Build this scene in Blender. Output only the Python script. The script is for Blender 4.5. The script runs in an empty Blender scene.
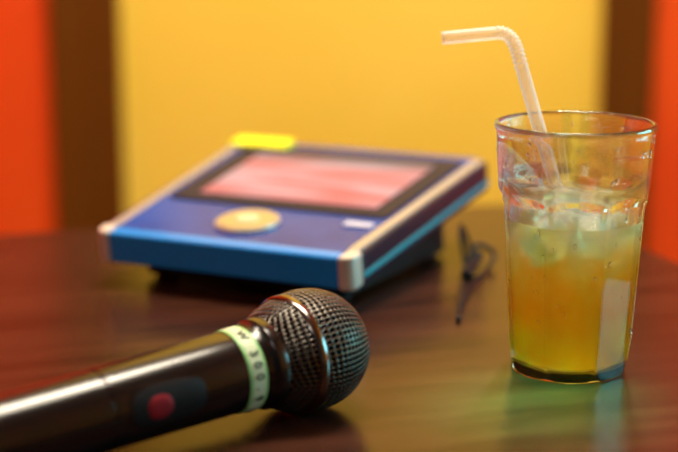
import bpy, bmesh, math, random
from mathutils import Vector, Matrix
random.seed(7)
TZ = 0.75   # table top height
sc = bpy.context.scene
try:
    sc.view_settings.view_transform = 'Standard'
    sc.view_settings.look = 'None'
except Exception: pass
col = sc.collection

# ---------------------------------------------------------------- materials
def mat(name, color=(.8,.8,.8), rough=.5, metal=0., spec=.5, **kw):
    m = bpy.data.materials.new(name); m.use_nodes = True
    b = m.node_tree.nodes['Principled BSDF']
    b.inputs['Base Color'].default_value = (*color, 1)
    b.inputs['Roughness'].default_value = rough
    b.inputs['Metallic'].default_value = metal
    b.inputs['Specular IOR Level'].default_value = spec
    for k, v in kw.items():
        b.inputs[k.replace('_', ' ')].default_value = v
    return m

def noisy(m, c1, c2, scale=5, stretch=(1,1,1), detail=4, lo=.35, hi=.65, bump=0, coord='Object'):
    nt = m.node_tree; N = nt.nodes; L = nt.links
    b = N['Principled BSDF']
    tc = N.new('ShaderNodeTexCoord'); mp = N.new('ShaderNodeMapping')
    mp.inputs['Scale'].default_value = stretch
    nz = N.new('ShaderNodeTexNoise'); nz.inputs['Scale'].default_value = scale; nz.inputs['Detail'].default_value = detail
    cr = N.new('ShaderNodeValToRGB')
    cr.color_ramp.elements[0].position = lo; cr.color_ramp.elements[0].color = (*c1, 1)
    cr.color_ramp.elements[1].position = hi; cr.color_ramp.elements[1].color = (*c2, 1)
    L.new(tc.outputs[coord], mp.inputs[0]); L.new(mp.outputs[0], nz.inputs[0])
    L.new(nz.outputs[0], cr.inputs[0]); L.new(cr.outputs[0], b.inputs['Base Color'])
    if bump:
        bp = N.new('ShaderNodeBump'); bp.inputs['Strength'].default_value = bump
        bp.inputs['Distance'].default_value = .002
        L.new(nz.outputs[0], bp.inputs['Height']); L.new(bp.outputs[0], b.inputs['Normal'])
    return m

M_yellow = noisy(mat('paint_yellow', rough=.7, spec=.2), (.84,.51,.045), (.89,.57,.075), 2.5)
M_orange = noisy(mat('paint_orange', rough=.7, spec=.2), (.72,.055,.003), (.80,.08,.004), 2.5)
M_brown  = noisy(mat('trim_wood', rough=.7, spec=.08), (.10,.028,.001), (.145,.040,.002), 6, (1,1,.1))
M_floor  = noisy(mat('floor_carpet', rough=.9), (.06,.025,.015), (.10,.04,.02), 60)
M_ceil   = mat('ceiling_paint', (.6,.5,.38), .8)
M_wood   = noisy(mat('table_wood', rough=.24, spec=.18), (.018,.0062,.0042), (.060,.020,.011), 8, (1.0,8,1), 8, .28, .75, .03)
M_blk    = mat('black_gloss', (.004,.004,.005), .2, spec=.5)
M_blkmat = mat('black_matte', (.006,.006,.008), .5, spec=.2)
M_grille = mat('grille_metal', (.10,.093,.085), .24, 1.)
M_foam   = mat('grille_foam', (.002,.002,.002), .9, spec=.02)
M_band   = mat('band_metal', (.19,.18,.175), .16, 1.)
M_green  = mat('label_green', (.27,.58,.22), .45)
M_ltwht  = mat('label_white', (.62,.72,.50), .45)
M_ink    = mat('label_ink', (.015,.07,.025), .6)
M_red    = mat('switch_red', (.22,.004,.010), .6, spec=.2)
M_blue   = noisy(mat('tablet_blue', rough=.25, spec=.25), (.005,.032,.21), (.008,.066,.36), 12)
M_blue2  = mat('fascia_blue', (.002,.24,.76), .2)
M_cyan   = mat('side_cyan_glint', (.01,.30,.42), .25)  # cyan highlight put in as a colour
M_navy   = mat('rail_navy', (.010,.016,.04), .25)
M_silver = mat('rail_silver', (.46,.45,.44), .35, .6)
M_cap    = mat('cap_pearl', (.66,.61,.54), .35, .3)
M_gold   = mat('pad_gold', (.50,.43,.24), .35, .5)
M_goldc  = mat('pad_centre', (.70,.62,.42), .4, .2)
M_lbly   = mat('sticker_yellow', (.80,.84,.01), .5)
M_white  = mat('logo_white', (.50,.56,.75), .4)
M_bez    = mat('bezel_dark', (.012,.013,.034), .25, spec=.05)

# lit display: pink page with soft rows and a grey header strip
M_scr = mat('screen_lit', (.03,.02,.02), .2, spec=.12)
nt = M_scr.node_tree; N = nt.nodes; L = nt.links; b = N['Principled BSDF']
tc = N.new('ShaderNodeTexCoord'); mp = N.new('ShaderNodeMapping'); mp.inputs['Scale'].default_value = (1.2, 5, 1)
nz = N.new('ShaderNodeTexNoise'); nz.inputs['Scale'].default_value = 1.6; nz.inputs['Detail'].default_value = 3
c0 = N.new('ShaderNodeValToRGB')
c0.color_ramp.elements[0].position = .36; c0.color_ramp.elements[0].color = (.80,.16,.19,1)
c0.color_ramp.elements[1].position = .66; c0.color_ramp.elements[1].color = (.82,.50,.54,1)
sp = N.new('ShaderNodeSeparateXYZ'); cr = N.new('ShaderNodeValToRGB'); mx = N.new('ShaderNodeMixRGB'); mx.blend_type = 'MULTIPLY'; mx.inputs[0].default_value = 1
cr.color_ramp.elements[0].position = .82; cr.color_ramp.elements[0].color = (1,1,1,1)
cr.color_ramp.elements[1].position = .88; cr.color_ramp.elements[1].color = (.35,.60,.70,1)
L.new(tc.outputs['Generated'], mp.inputs[0]); L.new(mp.outputs[0], nz.inputs[0]); L.new(nz.outputs[0], c0.inputs[0])
L.new(tc.outputs['Generated'], sp.inputs[0]); L.new(sp.outputs[1], cr.inputs[0])
L.new(c0.outputs[0], mx.inputs[1]); L.new(cr.outputs[0], mx.inputs[2]); L.new(mx.outputs[0], b.inputs['Emission Color'])
b.inputs['Emission Strength'].default_value = .90

def tumbler_mat():
    m = bpy.data.materials.new('tumbler_clear'); m.use_nodes = True
    N = m.node_tree.nodes; L = m.node_tree.links; N.clear()
    o = N.new('ShaderNodeOutputMaterial'); mx = N.new('ShaderNodeMixShader')
    tr = N.new('ShaderNodeBsdfTransparent'); tr.inputs[0].default_value = (.98,1,.99,1)
    gl = N.new('ShaderNodeBsdfGlass'); gl.inputs['Color'].default_value = (.95,1,.985,1); gl.inputs['Roughness'].default_value = .01; gl.inputs['IOR'].default_value = 1.55  # faint green tint stands in for green light on the glass
    lw = N.new('ShaderNodeLayerWeight'); lw.inputs[0].default_value = .4
    mr = N.new('ShaderNodeMapRange'); mr.inputs['To Min'].default_value = .62; mr.inputs['To Max'].default_value = 1.
    L.new(lw.outputs['Facing'], mr.inputs['Value']); L.new(mr.outputs[0], mx.inputs[0])
    L.new(tr.outputs[0], mx.inputs[1]); L.new(gl.outputs[0], mx.inputs[2]); L.new(mx.outputs[0], o.inputs[0])
    return m
M_tumb = tumbler_mat()
def liquid_mat():
    m = bpy.data.materials.new('iced_tea_liquid'); m.use_nodes = True
    N = m.node_tree.nodes; L = m.node_tree.links; N.clear()
    o = N.new('ShaderNodeOutputMaterial'); mx = N.new('ShaderNodeMixShader'); mx.inputs[0].default_value = .34
    tc = N.new('ShaderNodeTexCoord'); sp = N.new('ShaderNodeSeparateXYZ'); cr = N.new('ShaderNodeValToRGB')
    nz = N.new('ShaderNodeTexNoise'); nz.inputs['Scale'].default_value = 60; nz.inputs['Detail'].default_value = 2
    ad = N.new('ShaderNodeMath'); ad.operation = 'MULTIPLY_ADD'; ad.inputs[1].default_value = .5
    sb = N.new('ShaderNodeMath'); sb.operation = 'SUBTRACT'; sb.inputs[1].default_value = .25
    e = cr.color_ramp.elements
    e[0].position = 0; e[0].color = (.94,.94,.12,1); e[1].position = 1.; e[1].color = (.98,.98,.80,1)
    x = e.new(.14); x.color = (1.,.78,.07,1); x = e.new(.40); x.color = (1.,.58,.04,1); x = e.new(.64); x.color = (1.,.72,.14,1); x = e.new(.82); x.color = (1.,.90,.46,1)
    gl = N.new('ShaderNodeBsdfGlass'); gl.inputs['IOR'].default_value = 1.33; gl.inputs['Roughness'].default_value = .01
    tl = N.new('ShaderNodeBsdfTranslucent')
    L.new(tc.outputs['Generated'], sp.inputs[0]); L.new(tc.outputs['Object'], nz.inputs[0])
    L.new(nz.outputs[0], ad.inputs[0]); L.new(sp.outputs[2], ad.inputs[2]); L.new(ad.outputs[0], sb.inputs[0]); L.new(sb.outputs[0], cr.inputs[0])
    L.new(cr.outputs[0], gl.inputs[0]); L.new(cr.outputs[0], tl.inputs[0])
    L.new(gl.outputs[0], mx.inputs[1]); L.new(tl.outputs[0], mx.inputs[2]); L.new(mx.outputs[0], o.inputs[0])
    return m
M_liq = liquid_mat()
M_ice = mat('ice_frosty', (.99,1,.98), .05, Transmission_Weight=.80, IOR=1.25)
M_drop = mat('water_drop', (1,1,1), .02, Transmission_Weight=1., IOR=1.33)
def straw_mat():
    m = bpy.data.materials.new('straw_plastic'); m.use_nodes = True
    N = m.node_tree.nodes; L = m.node_tree.links
    b = N['Principled BSDF']; b.inputs['Base Color'].default_value = (.97,.90,.82,1); b.inputs['Roughness'].default_value = .2
    o = N['Material Output']
    tl = N.new('ShaderNodeBsdfTranslucent'); tl.inputs[0].default_value = (.98,.94,.86,1)
    tr = N.new('ShaderNodeBsdfTransparent')
    m1 = N.new('ShaderNodeMixShader'); m1.inputs[0].default_value = .45
    m2 = N.new('ShaderNodeMixShader')
    lw = N.new('ShaderNodeLayerWeight'); lw.inputs[0].default_value = .5
    mr = N.new('ShaderNodeMapRange'); mr.inputs['To Min'].default_value = .84; mr.inputs['To Max'].default_value = .36
    L.new(lw.outputs['Facing'], mr.inputs['Value']); L.new(mr.outputs[0], m2.inputs[0])
    L.new(b.outputs[0], m1.inputs[1]); L.new(tl.outputs[0], m1.inputs[2])
    L.new(m1.outputs[0], m2.inputs[1]); L.new(tr.outputs[0], m2.inputs[2]); L.new(m2.outputs[0], o.inputs[0])
    return m
M_straw = straw_mat()

# ---------------------------------------------------------------- helpers
def obj(name, verts, faces, mats, parent=None, smooth=False, M=None):
    me = bpy.data.meshes.new(name)
    me.from_pydata([tuple(v) for v in verts], [], faces)
    bm = bmesh.new(); bm.from_mesh(me); bmesh.ops.recalc_face_normals(bm, faces=bm.faces); bm.to_mesh(me); bm.free()
    if not isinstance(mats, (list, tuple)): mats = [mats]
    for m in mats: me.materials.append(m)
    if smooth:
        for p in me.polygons: p.use_smooth = True
    o = bpy.data.objects.new(name, me); col.objects.link(o)
    if parent: o.parent = parent
    if M: o.matrix_local = M
    return o
def empty(name, M=None):
    o = bpy.data.objects.new(name, None); col.objects.link(o); o.empty_display_size = .02
    if M: o.matrix_world = M
    return o
def bevel(o, w, seg=3, ang=35):
    m = o.modifiers.new('bevel', 'BEVEL'); m.width = w; m.segments = seg; m.limit_method = 'ANGLE'; m.angle_limit = math.radians(ang)
    return o
def prism(name, pts, z0, z1, m, parent=None, bev=0, smooth=False):
    n = len(pts)
    f0 = z0 if callable(z0) else (lambda x, y: z0)
    v = [(x, y, f0(x, y)) for x, y in pts] + [(x, y, z1) for x, y in pts]
    f = [tuple(range(n))[::-1], tuple(range(n, 2*n))] + [(i, (i+1) % n, (i+1) % n+n, i+n) for i in range(n)]
    o = obj(name, v, f, m, parent)
    if bev: bevel(o, bev)
    return o
def roundpoly(pts, r, seg=8):
    out = []; n = len(pts)
    rr = r if isinstance(r, (list, tuple)) else [r]*n
    for i in range(n):
        p = Vector(pts[i]); a = (Vector(pts[i-1])-p).normalized(); c = (Vector(pts[(i+1) % n])-p).normalized()
        ang = a.angle(c); d = rr[i]/math.tan(ang/2)
        cen = p+(a+c).normalized()*rr[i]/math.sin(ang/2)
        s = p+a*d-cen; e = p+c*d-cen
        a0 = math.atan2(s.y, s.x); a1 = math.atan2(e.y, e.x)
        da = (a1-a0+math.pi) % (2*math.pi)-math.pi
        for k in range(seg+1):
            t = a0+da*k/seg; out.append((cen.x+rr[i]*math.cos(t), cen.y+rr[i]*math.sin(t)))
    return out
def box(name, lo, hi, m, parent=None, bev=0):
    x0, y0, z0 = lo; x1, y1, z1 = hi
    return prism(name, [(x0, y0), (x1, y0), (x1, y1), (x0, y1)], z0, z1, m, parent, bev)
def revolveX(name, prof, m, parent=None, n=96, smooth=True, cap=True):
    v = []; f = []
    for s, r in prof:
        for i in range(n):
            t = 2*math.pi*i/n; v.append((s, r*math.cos(t), r*math.sin(t)))
    for k in range(len(prof)-1):
        for i in range(n):
            j = (i+1) % n; f.append((k*n+i, k*n+j, (k+1)*n+j, (k+1)*n+i))
    if cap:
        f.append(tuple(range(n))); f.append(tuple(range((len(prof)-1)*n, len(prof)*n)))
    o = obj(name, v, f, m, parent, smooth)
    if smooth:
        mm = o.modifiers.new('es', 'EDGE_SPLIT'); mm.split_angle = math.radians(40)
    return o
def tube(name, path, rad, m, parent=None, n=20, thick=0):
    P = [Vector(p) for p in path]; v = []; f = []
    up = None
    for k, p in enumerate(P):
        d = (P[min(k+1, len(P)-1)]-P[max(k-1, 0)]).normalized()
        if up is None:
            up = d.orthogonal().normalized()
        up = (up-d*up.dot(d)).normalized(); w = d.cross(up)
        r = rad[k] if isinstance(rad, list) else rad
        for i in range(n):
            t = 2*math.pi*i/n; v.append(p+up*r*math.cos(t)+w*r*math.sin(t))
    for k in range(len(P)-1):
        for i in range(n):
            j = (i+1) % n; f.append((k*n+i, k*n+j, (k+1)*n+j, (k+1)*n+i))
    if not thick:
        f.append(tuple(range(n))); f.append(tuple(range((len(P)-1)*n, len(P)*n)))
    o = obj(name, v, f, m, parent, True)
    if thick:
        s = o.modifiers.new('s', 'SOLIDIFY'); s.thickness = thick
    return o
def catmull(pts, k=10):
    P = [Vector(p) for p in pts]; P = [2*P[0]-P[1]]+P+[2*P[-1]-P[-2]]; out = []
    for i in range(1, len(P)-2):
        for j in range(k):
            t = j/k; a, b_, c, d = P[i-1:i+3]
            out.append(.5*((2*b_)+(c-a)*t+(2*a-5*b_+4*c-d)*t*t+(3*b_-a-3*c+d)*t**3))
    out.append(P[-2]); return out

# ---------------------------------------------------------------- room
WY = 1.90
xs = [-1.6, -.375, .40, 1.6]
v = []; f = []
for x in xs: v += [(x, WY, 0), (x, WY, 2.5)]
for x in xs: v += [(x, WY+.08, 0), (x, WY+.08, 2.5)]
for i in range(3):
    f.append((2*i, 2*i+2, 2*i+3, 2*i+1))
for i in range(3):
    f.append((8+2*i, 8+2*i+1, 8+2*i+3, 8+2*i+2))
f += [(0, 1, 9, 8), (6, 14, 15, 7)]
for i in range(3): f += [(2*i+1, 2*i+3, 8+2*i+3, 8+2*i+1), (2*i, 8+2*i, 8+2*i+2, 2*i+2)]
wb = obj('wall_back', v, f, [M_yellow, M_orange])
for p in wb.data.polygons:
    if abs(p.center.x) > .45: p.material_index = 1
box('trim_1', (-.378, WY-.02, 0), (-.288, WY, 2.5), M_brown, None, .002)
box('trim_2', (.345, WY-.02, 0), (.412, WY, 2.5), M_brown, None, .002)
box('wall_left', (-1.68, -1.4, 0), (-1.6, WY+.08, 2.5), M_orange)
box('wall_right', (1.6, -1.4, 0), (1.68, WY+.08, 2.5), M_yellow)
box('floor', (-1.68, -1.4, -.05), (1.68, WY+.08, 0), M_floor)
box('ceiling', (-1.68, -1.4, 2.5), (1.68, WY+.08, 2.55), M_ceil)

# ---------------------------------------------------------------- table
e = Vector((.959, .283, 0)).normalized(); q = Vector((.283, -.959, 0)).normalized()
C = Vector((.161, 1.1037, 0))
Mt = Matrix(((e.x, -q.x, 0, C.x), (e.y, -q.y, 0, C.y), (0, 0, 1, 0), (0, 0, 0, 1)))
tab = empty('wooden_table', Mt)
top = prism('table_top', roundpoly([(-1.25, -.80), (0, -.80), (0, 0), (-1.25, 0)], .045, 10), TZ-.035, TZ, M_wood, tab, .003)
prism('table_apron', [(-1.17, -.72), (-.08, -.72), (-.08, -.08), (-1.17, -.08)], TZ-.09, TZ-.035, M_wood, tab)
for i, (x, y) in enumerate([(-1.13, -.68), (-.12, -.68), (-.12, -.12), (-1.13, -.12)]):
    prism('leg_%d' % (i+1), [(x-.03, y-.03), (x+.03, y-.03), (x+.03, y+.03), (x-.03, y+.03)], 0, TZ-.06, M_wood, tab, .003)

# ---------------------------------------------------------------- microphone
X = Vector((-.786, -.617, -.048)).normalized()
Y = Vector((0, 0, 1)).cross(X).normalized(); Z = X.cross(Y).normalized()
O = Vector((-.0138, .6280, TZ+.0280))
Mm = Matrix(((X.x, Y.x, Z.x, O.x), (X.y, Y.y, Z.y, O.y), (X.z, Y.z, Z.z, O.z), (0, 0, 0, 1)))
mic = empty('microphone', Mm)
R = .0273; ST = 1.4
def cubesphere(n, fr):
    bm = bmesh.new(); vd = {}
    def key(v): return (round(v.x*n*2), round(v.y*n*2), round(v.z*n*2))
    def gv(v):
        k = key(v)
        if k not in vd:
            d = Vector((math.tan(v.x*math.pi/4), math.tan(v.y*math.pi/4), math.tan(v.z*math.pi/4))).normalized()
            p = d*fr(d, k)
            if p.x > 0: p.x *= ST
            vd[k] = bm.verts.new(p)
        return vd[k]
    for ax in range(3):
        for sg in (-1, 1):
            for i in range(n):
                for j in range(n):
                    q_ = []
                    for (a, b_) in ((i, j), (i+1, j), (i+1, j+1), (i, j+1)):
                        c = [0, 0, 0]; c[ax] = sg; c[(ax+1) % 3] = -1+2*a/n; c[(ax+2) % 3] = -1+2*b_/n
                        q_.append(gv(Vector(c)))
                    if sg < 0: q_.reverse()
                    bm.faces.new(q_)
    return bm
n = 17
bm = cubesphere(n, lambda d, k: R+(.0003 if (sum(k)//2) % 2 else -.0003))
bmesh.ops.rotate(bm, verts=bm.verts, cent=(0, 0, 0), matrix=Matrix.Rotation(.5, 3, 'X'))
bmesh.ops.delete(bm, geom=[v for v in bm.verts if v.co.x > .0275], context='VERTS')
me = bpy.data.meshes.new('grille_mesh'); bm.to_mesh(me); bm.free(); me.materials.append(M_grille)
for p in me.polygons: p.use_smooth = True
g = bpy.data.objects.new('grille_mesh', me); col.objects.link(g); g.parent = mic
w = g.modifiers.new('w', 'WIREFRAME'); w.thickness = .00092; w.use_even_offset = False
sb = g.modifiers.new('s', 'SUBSURF'); sb.levels = 1; sb.render_levels = 1
bm = cubesphere(12, lambda d, k: R-.0020)
bmesh.ops.delete(bm, geom=[v for v in bm.verts if v.co.x > .031], context='VERTS')
me = bpy.data.meshes.new('foam'); bm.to_mesh(me); bm.free(); me.materials.append(M_foam)
for p in me.polygons: p.use_smooth = True
fo = bpy.data.objects.new('grille_foam', me); col.objects.link(fo); fo.parent = mic
bs = .0110
revolveX('grille_band', [(bs-.0024, .0256), (bs-.0023, .0270), (bs-.0014, .0276), (bs+.0014, .0274), (bs+.0022, .0267), (bs+.0024, .0253)], M_band, mic, cap=False)
revolveX('neck_collar', [(.0245, .0185), (.0248, .0205), (.0258, .0210), (.0300, .0206), (.0306, .0199), (.0340, .0193), (.0362, .0190)], M_blk, mic)
revolveX('label_ring', [(.0360, .0180), (.0361, .0191), (.0449, .0187), (.0450, .0176)], M_green, mic)
revolveX('label_stripe', [(.0374, .0180), (.03745, .01912), (.0434, .01888), (.04345, .0177)], M_ltwht, mic)
body = [(.0448, .0174), (.0451, .0183), (.0465, .0184), (.06, .0182), (.1085, .0177), (.1090, .0172), (.1098, .0172), (.1103, .0177),
        (.15, .0172), (.20, .0168), (.230, .0164), (.2325, .0158), (.234, .0145)]
revolveX('handle_body', body, M_blk, mic)
def wrap(name, s0, hs, ha, th0, r, m, lift=0, n=40, sup=3.):
    v = [(s0, (r+lift)*math.cos(th0), (r+lift)*math.sin(th0))]; f = []
    rings = 8
    for k in range(1, rings+1):
        for i in range(n):
            t = 2*math.pi*i/n; c, s_ = math.cos(t), math.sin(t)
            u = math.copysign(abs(c)**(2/sup), c)*k/rings; w_ = math.copysign(abs(s_)**(2/sup), s_)*k/rings
            th = th0+w_*ha; rr = r+lift*(1-(k/rings)**6)
            v.append((s0+u*hs, rr*math.cos(th), rr*math.sin(th)))
    for i in range(n): f.append((0, 1+i, 1+(i+1) % n))
    for k in range(rings-1):
        for i in range(n):
            a = 1+k*n; j = (i+1) % n; f.append((a+i, a+n+i, a+n+j, a+j))
    return obj(name, v, f, m, mic, True)
th = math.radians(7)
wrap('switch_rim', .0845, .0195, .58, th, .0178, M_blk, .0006)
wrap('switch_recess', .0845, .0180, .50, th, .0181, M_blkmat, .0004)
wrap('switch_button', .0895, .0064, .30, th-.04, .0182, M_red, .0008, sup=2.4)
txt = "W 300.9 G"
for i, ch in enumerate(txt):
    if ch == ' ': continue
    a = math.radians(70-i*16)
    cu = bpy.data.curves.new('label_char', 'FONT'); cu.body = ch; cu.size = .0058; cu.align_x = 'CENTER'; cu.align_y = 'CENTER'; cu.extrude = .0001; cu.offset = .0001
    cu.materials.append(M_ink)
    t = bpy.data.objects.new('label_char_%d' % i, cu); col.objects.link(t); t.parent = mic
    nrm = Vector((0, math.cos(a), math.sin(a))); up = Vector((-1, 0, 0)); rt = up.cross(nrm)
    p = Vector((.0404, 0, 0))+nrm*.0192
    t.matrix_local = Matrix(((rt.x, up.x, nrm.x, p.x), (rt.y, up.y, nrm.y, p.y), (rt.z, up.z, nrm.z, p.z), (0, 0, 0, 1)))

# ---------------------------------------------------------------- karaoke remote tablet
yaw = math.atan2(-.425, .905); tilt = math.radians(7.45)
Md = Matrix.Translation((-.0690, .8135, TZ+.0335)) @ Matrix.Rotation(yaw, 4, 'Z') @ Matrix.Rotation(tilt, 4, 'X')
dev = empty('karaoke_remote_tablet', Md)
D = .201; F = .0840; B = .0955
def edge(v_): return F+(B-F)*v_/D
shell = prism('body_shell', roundpoly([(-F, 0), (F, 0), (B, D), (-B, D)], .012), -.020, 0, M_blue, dev, .0025)
prism('front_fascia', roundpoly([(-.0765, -.003), (.0765, -.003), (.077, .008), (-.077, .008)], .002, 3), -.019, .0006, M_blue2, dev, .0035)
for sgn, nm in ((-1, 'a'), (1, 'b')):
    def band(nm2, o1, o2, z0, z1, m, bv, y0=.010, y1=.192):
        pts = [(sgn*(edge(y0)+o1), y0), (sgn*(edge(y1)+o1), y1), (sgn*(edge(y1)-o2), y1), (sgn*(edge(y0)-o2), y0)]
        if sgn > 0: pts = pts[::-1]
        prism(nm2+nm, pts, z0, z1, m, dev, bv)
    band('side_rail_', -.0012, .0080, -.006, .0014, M_silver, .0010)
    band('side_guard_', .0016, .0040, -.0195, .0004, M_navy, .0015)
    band('side_glint_', .0024, .0030, -.0155, -.0120, M_cyan, .0008)  # painted highlight: cyan strip imitates screen light along the side
    c = [(sgn*.0760, -.0036), (sgn*.0858, -.0036), (sgn*.0863, .0105), (sgn*.0775, .0105)]
    prism('corner_cap_'+nm, roundpoly(c, [.002, .007, .002, .002], 6), -.0195, .0014, M_cap, dev, .002)
def ztab(x, y, up=.004):
    return -(.0335-up+y*math.sin(tilt))/math.cos(tilt)
prism('base_wedge', roundpoly([(-.068, .018), (.070, .018), (.080, .160), (-.078, .160)], .010), lambda x, y: ztab(x, y), -.019, M_blkmat, dev)
for i, (x, y) in enumerate([(-.058, .030), (.060, .030), (.068, .148), (-.066, .148)]):
    pts = [(x+.007*math.cos(t*math.pi/8), y+.007*math.sin(t*math.pi/8)) for t in range(16)]
    prism('foot_%d' % (i+1), pts, lambda x, y: ztab(x, y, .0002), -.0235, M_blkmat, dev)
prism('screen_bezel', roundpoly([(-.0755, .066), (.0765, .066), (.0825, .186), (-.0805, .186)], .004, 5), -.001, .0012, M_bez, dev)
prism('screen_display', [(-.060, .080), (.064, .080), (.067, .171), (-.063, .171)], .001, .0017, M_scr, dev)
def disc(name, x, y, r, z0, z1, m, bv=.0006, sy=1):
    return prism(name, [(x+r*math.cos(t*math.pi/24), y+sy*r*math.sin(t*math.pi/24)) for t in range(48)], z0, z1, m, dev, bv)
disc('jog_ring', -.002, .037, .0200, -.001, .0020, M_silver)
disc('jog_pad', -.002, .037, .0180, 0, .0030, M_gold)
disc('jog_centre', -.002, .037, .0070, 0, .0038, M_goldc)
box('logo_plate', (.056, .048, -.001), (.074, .055, .0012), M_white, dev, .0004)
prism('label_sticker', roundpoly([(-.0950, .179), (-.050, .179), (-.050, .1995), (-.0950, .1995)], .003, 4), -.001, .0036, M_lbly, dev, .001)

# ---------------------------------------------------------------- cord lying behind
cord = empty('coiled_cord', Matrix.Translation((.066, .80, TZ)))
def W(l): return [(x-.066, y-.80, z) for x, y, z in l]
tube('cord_main', catmull(W([(.088, .918, .0016), (.080, .908, .022), (.078, .896, .020), (.080, .880, .0018), (.074, .83, .0016), (.066, .765, .0016)])), .0015, M_blkmat, cord, 10)
tube('cord_loop', catmull(W([(.080, .878, .0028), (.087, .888, .015), (.099, .895, .0085), (.094, .880, .0016), (.080, .840, .0016), (.069, .79, .0016)])), .0015, M_blkmat, cord, 10)
tube('cord_clip', catmull(W([(.088, .886, .009), (.084, .874, .0055), (.080, .862, .0050), (.078, .852, .0045)])), .0038, M_blkmat, cord, 14)

# ---------------------------------------------------------------- drinking glass
GX, GY = .1145, .6885
G = empty('drinking_glass', Matrix.Translation((GX, GY, TZ)))
NF = 8; NT = 320; OFF = .096
def r_cone(h):
    if h < .004: return .0278+.0015*math.sqrt(max(0, 1-((.004-h)/.004)**2))
    base = .0306+(.0366-.0306)*(h/.094)
    if h > .094: base = .0366+(.0386-.0366)*((h-.094)/.030)
    if h > .1195: base += .0008*math.sin((h-.1195)/.0045*math.pi)
    return min(base, .0293+max(0, h-.0035)*.35) if h < .012 else base
def r_ap(h):
    d = .0276+(.0322-.0276)*(h/.085)
    if h > .084: d += (h-.084)**2*75
    return d
def r_out(h, t):
    k = 2*math.pi/NF; dt = ((t+k/2) % k)-k/2
    dv = k/2-abs(dt)            # angular distance to the facet edge
    ridge = .0012*math.exp(-(dv/.045)**2)*min(1, h/.02)*max(0, min(1, (.094-h)/.006))
    rc = r_cone(h); rf = r_ap(h)/math.cos(dt)
    kk = .0002; hh = max(0, min(1, .5+.5*(rf-rc)/kk)); return rf*(1-hh)+rc*hh-kk*hh*(1-hh)+ridge
hs = [0, .0008, .002, .004, .008, .014]+[.02+.01*i for i in range(6)]+[.075+.0008*i for i in range(37)]+[.107, .112, .117, .1195, .1205, .1215, .1225, .1233, .1238]
v = []; f = []
for h in hs:
    for i in range(NT):
        t = 2*math.pi*i/NT; r = r_out(h, t+OFF) if h > .003 else min(r_out(.003, t+OFF), r_cone(h)); v.append((r*math.cos(t), r*math.sin(t), h))
def r_in(h):
    if h < .088: return .0260+(.0312-.0260)*h/.088
    if h < .099:
        u = (h-.088)/.011; u = u*u*(3-2*u); return .0312+(.0348-.0312)*u
    return .0348+(.0366-.0348)*((h-.099)/.025)
ins = [.1238, .1230, .120, .11, .10, .099, .097, .095, .093, .091, .089, .087, .07, .05, .03, .014, .0065, .0044, .0035, .0032]
for k, h in enumerate(ins):
    r = r_in(h)
    if k == 0: r = r_in(h)+.0005
    if h == .0065: r -= .0004
    if h == .0044: r -= .0014
    if h == .0035: r -= .004
    if h == .0032: r -= .010
    for i in range(NT):
        t = 2*math.pi*i/NT; v.append((r*math.cos(t), r*math.sin(t), h))
rows = len(hs)+len(ins)
for k in range(rows-1):
    for i in range(NT):
        j = (i+1) % NT; f.append((k*NT+i, k*NT+j, (k+1)*NT+j, (k+1)*NT+i))
f.append(tuple(range(NT))[::-1]); f.append(tuple(range((rows-1)*NT, rows*NT)))
tb = obj('tumbler', v, f, M_tumb, G, True)
LV = .0765
v = []; f = []; n2 = 96
lp = [(.0034, .015), (.0038, .0224), (.0050, .0250), (.0070, r_in(.007)-.0002)]+[(h, r_in(h)+.0002) for h in (.010, .014, .02, .03, .04, .05, .06, .07, LV)]+[(LV-.0006, r_in(LV)-.0012), (LV-.0008, .012)]
for h, r in lp:
    for i in range(n2):
        t = 2*math.pi*i/n2; v.append((r*math.cos(t), r*math.sin(t), h))
for k in range(len(lp)-1):
    for i in range(n2):
        j = (i+1) % n2; f.append((k*n2+i, k*n2+j, (k+1)*n2+j, (k+1)*n2+i))
f.append(tuple(range(n2))[::-1]); f.append(tuple(range((len(lp)-1)*n2, len(lp)*n2)))
obj('iced_drink', v, f, M_liq, G, True)
def ice(i, p, s, rot):
    bm = bmesh.new(); bmesh.ops.create_cube(bm, size=s)
    bmesh.ops.bevel(bm, geom=bm.edges[:], offset=s*.14, segments=2, affect='EDGES', profile=.6)
    for v_ in bm.verts: v_.co *= 1+random.uniform(-.04, .04); v_.co.z *= .9
    me = bpy.data.meshes.new('ice'); bm.to_mesh(me); bm.free(); me.materials.append(M_ice)
    for q_ in me.polygons: q_.use_smooth = True
    o = bpy.data.objects.new('ice_cube_%d' % i, me); col.objects.link(o); o.parent = G; o.location = p; o.rotation_euler = rot
ices = [((-.013, -.014, .068), .018), ((.008, -.019, .071), .015), ((.004, .012, .069), .019), ((-.015, .008, .076), .015),
        ((.017, .001, .075), .015), ((-.002, -.003, .081), .015)]
for i, (p, s) in enumerate(ices):
    ice(i+1, p, s, (random.uniform(0, 3), random.uniform(0, 3), random.uniform(0, 3)))
bm = bmesh.new()
for i in range(80):
    t = random.uniform(0, 2*math.pi); h = random.choice([random.uniform(.098, .119), random.uniform(.02, .085)])
    r = r_out(h, t+OFF); s = random.uniform(.0005, .0013)
    m = Matrix.Translation((r*math.cos(t), r*math.sin(t), h)) @ Matrix.Rotation(t, 4, 'Z') @ Matrix.Diagonal((.6, 1, random.uniform(1, 1.7), 1))
    bmesh.ops.create_icosphere(bm, subdivisions=2, radius=s, matrix=m)
me = bpy.data.meshes.new('drops'); bm.to_mesh(me); bm.free(); me.materials.append(M_drop)
for p in me.polygons: p.use_smooth = True
o = bpy.data.objects.new('condensation_drops', me); col.objects.link(o); o.parent = G
base = Vector((GX, GY, 0))
b0 = Vector((.131, .678, .0085)); rim = Vector((.0985, .7185, .124))
d = (rim-b0)/(rim.z-b0.z)
bendp = b0+d*(.158-b0.z)
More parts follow.
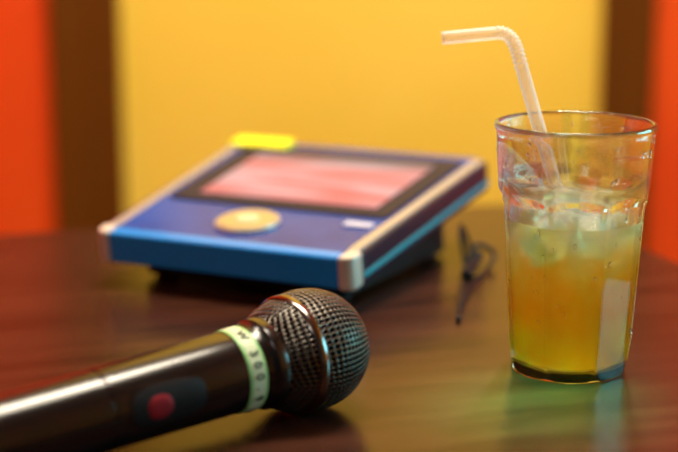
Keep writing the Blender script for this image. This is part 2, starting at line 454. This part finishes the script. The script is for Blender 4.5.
path = []; rad = []
SR = .0034
for k in range(31):
    path.append(b0+(bendp-d*.012-b0)*k/30); rad.append(SR)
A = path[-1].copy(); Cp = Vector((.0790, .7325, .1625))
for k in range(1, 49):
    t = k/48; p = (1-t)**3*A+3*(1-t)**2*t*(A+d*.010)+3*(1-t)*t*t*(Vector((.0885, .7320, .1640)))+t**3*Cp
    path.append(p); rad.append(SR+.0004*(math.sin(k*math.pi/2)))
E = Vector((.0522, .733, .1600))
for k in range(1, 13): path.append(Cp+(E-Cp)*k/12); rad.append(SR)
tube('bendy_straw', [p-base for p in path], rad, M_straw, G, 24, .00025)

# ---------------------------------------------------------------- lights
def area(name, loc, target, size, power, color, sy=None):
    l = bpy.data.lights.new(name, 'AREA'); l.energy = power; l.color = color; l.size = size
    if sy: l.shape = 'RECTANGLE'; l.size_y = sy
    o = bpy.data.objects.new(name, l); col.objects.link(o); o.location = loc
    o.rotation_euler = (Vector(target)-Vector(loc)).to_track_quat('-Z', 'Y').to_euler()
    return o
def spot(name, loc, target, power, color, deg, soft, blend=1):
    l = bpy.data.lights.new(name, 'SPOT'); l.energy = power; l.color = color; l.spot_size = math.radians(deg); l.spot_blend = blend; l.shadow_soft_size = soft
    o = bpy.data.objects.new(name, l); col.objects.link(o); o.location = loc
    o.rotation_euler = (Vector(target)-Vector(loc)).to_track_quat('-Z', 'Y').to_euler()
area('ceiling_light', (-.1, 1.15, 2.42), (-.1, 1.15, 0), 1.1, 31, (1, .88, .70), .22)
area('wall_wash_light', (.12, 1.0, 2.3), (.08, 1.9, .80), .6, 29, (1, .90, .68))
area('room_light', (-.7, -.7, 2.0), (0, .8, .8), .4, 4, (1, .92, .84))
area('television_glow', (.95, .85, 1.0), (.1, .70, .82), .5, 7, (.2, .85, 1), .3)
spot('green_fill_spot', (-.4, .25, 2.0), (.092, .630, TZ), 1000, (.05, 1, .35), 4.6, .03)  # added spot, imitates the glass's green reflection on the table
spot('drink_fill_spot', (.30, 1.45, 1.75), (GX, GY, TZ+.05), 150, (1, .86, .62), 6.5, .05)  # added spot behind the glass, makes the drink look luminous
wd = bpy.data.worlds.new('w'); sc.world = wd; wd.use_nodes = True
wd.node_tree.nodes['Background'].inputs[0].default_value = (.9, .75, .6, 1)
wd.node_tree.nodes['Background'].inputs[1].default_value = .08

# ---------------------------------------------------------------- camera
cam = bpy.data.cameras.new('camera'); co = bpy.data.objects.new('camera', cam); col.objects.link(co)
co.location = (0, 0, TZ+.226); co.rotation_euler = (math.radians(90-12.6), 0, 0)
cam.sensor_width = 36; cam.lens = 76.25; cam.clip_start = .01
cam.dof.use_dof = True; cam.dof.focus_distance = .685; cam.dof.aperture_fstop = 4.0
sc.camera = co
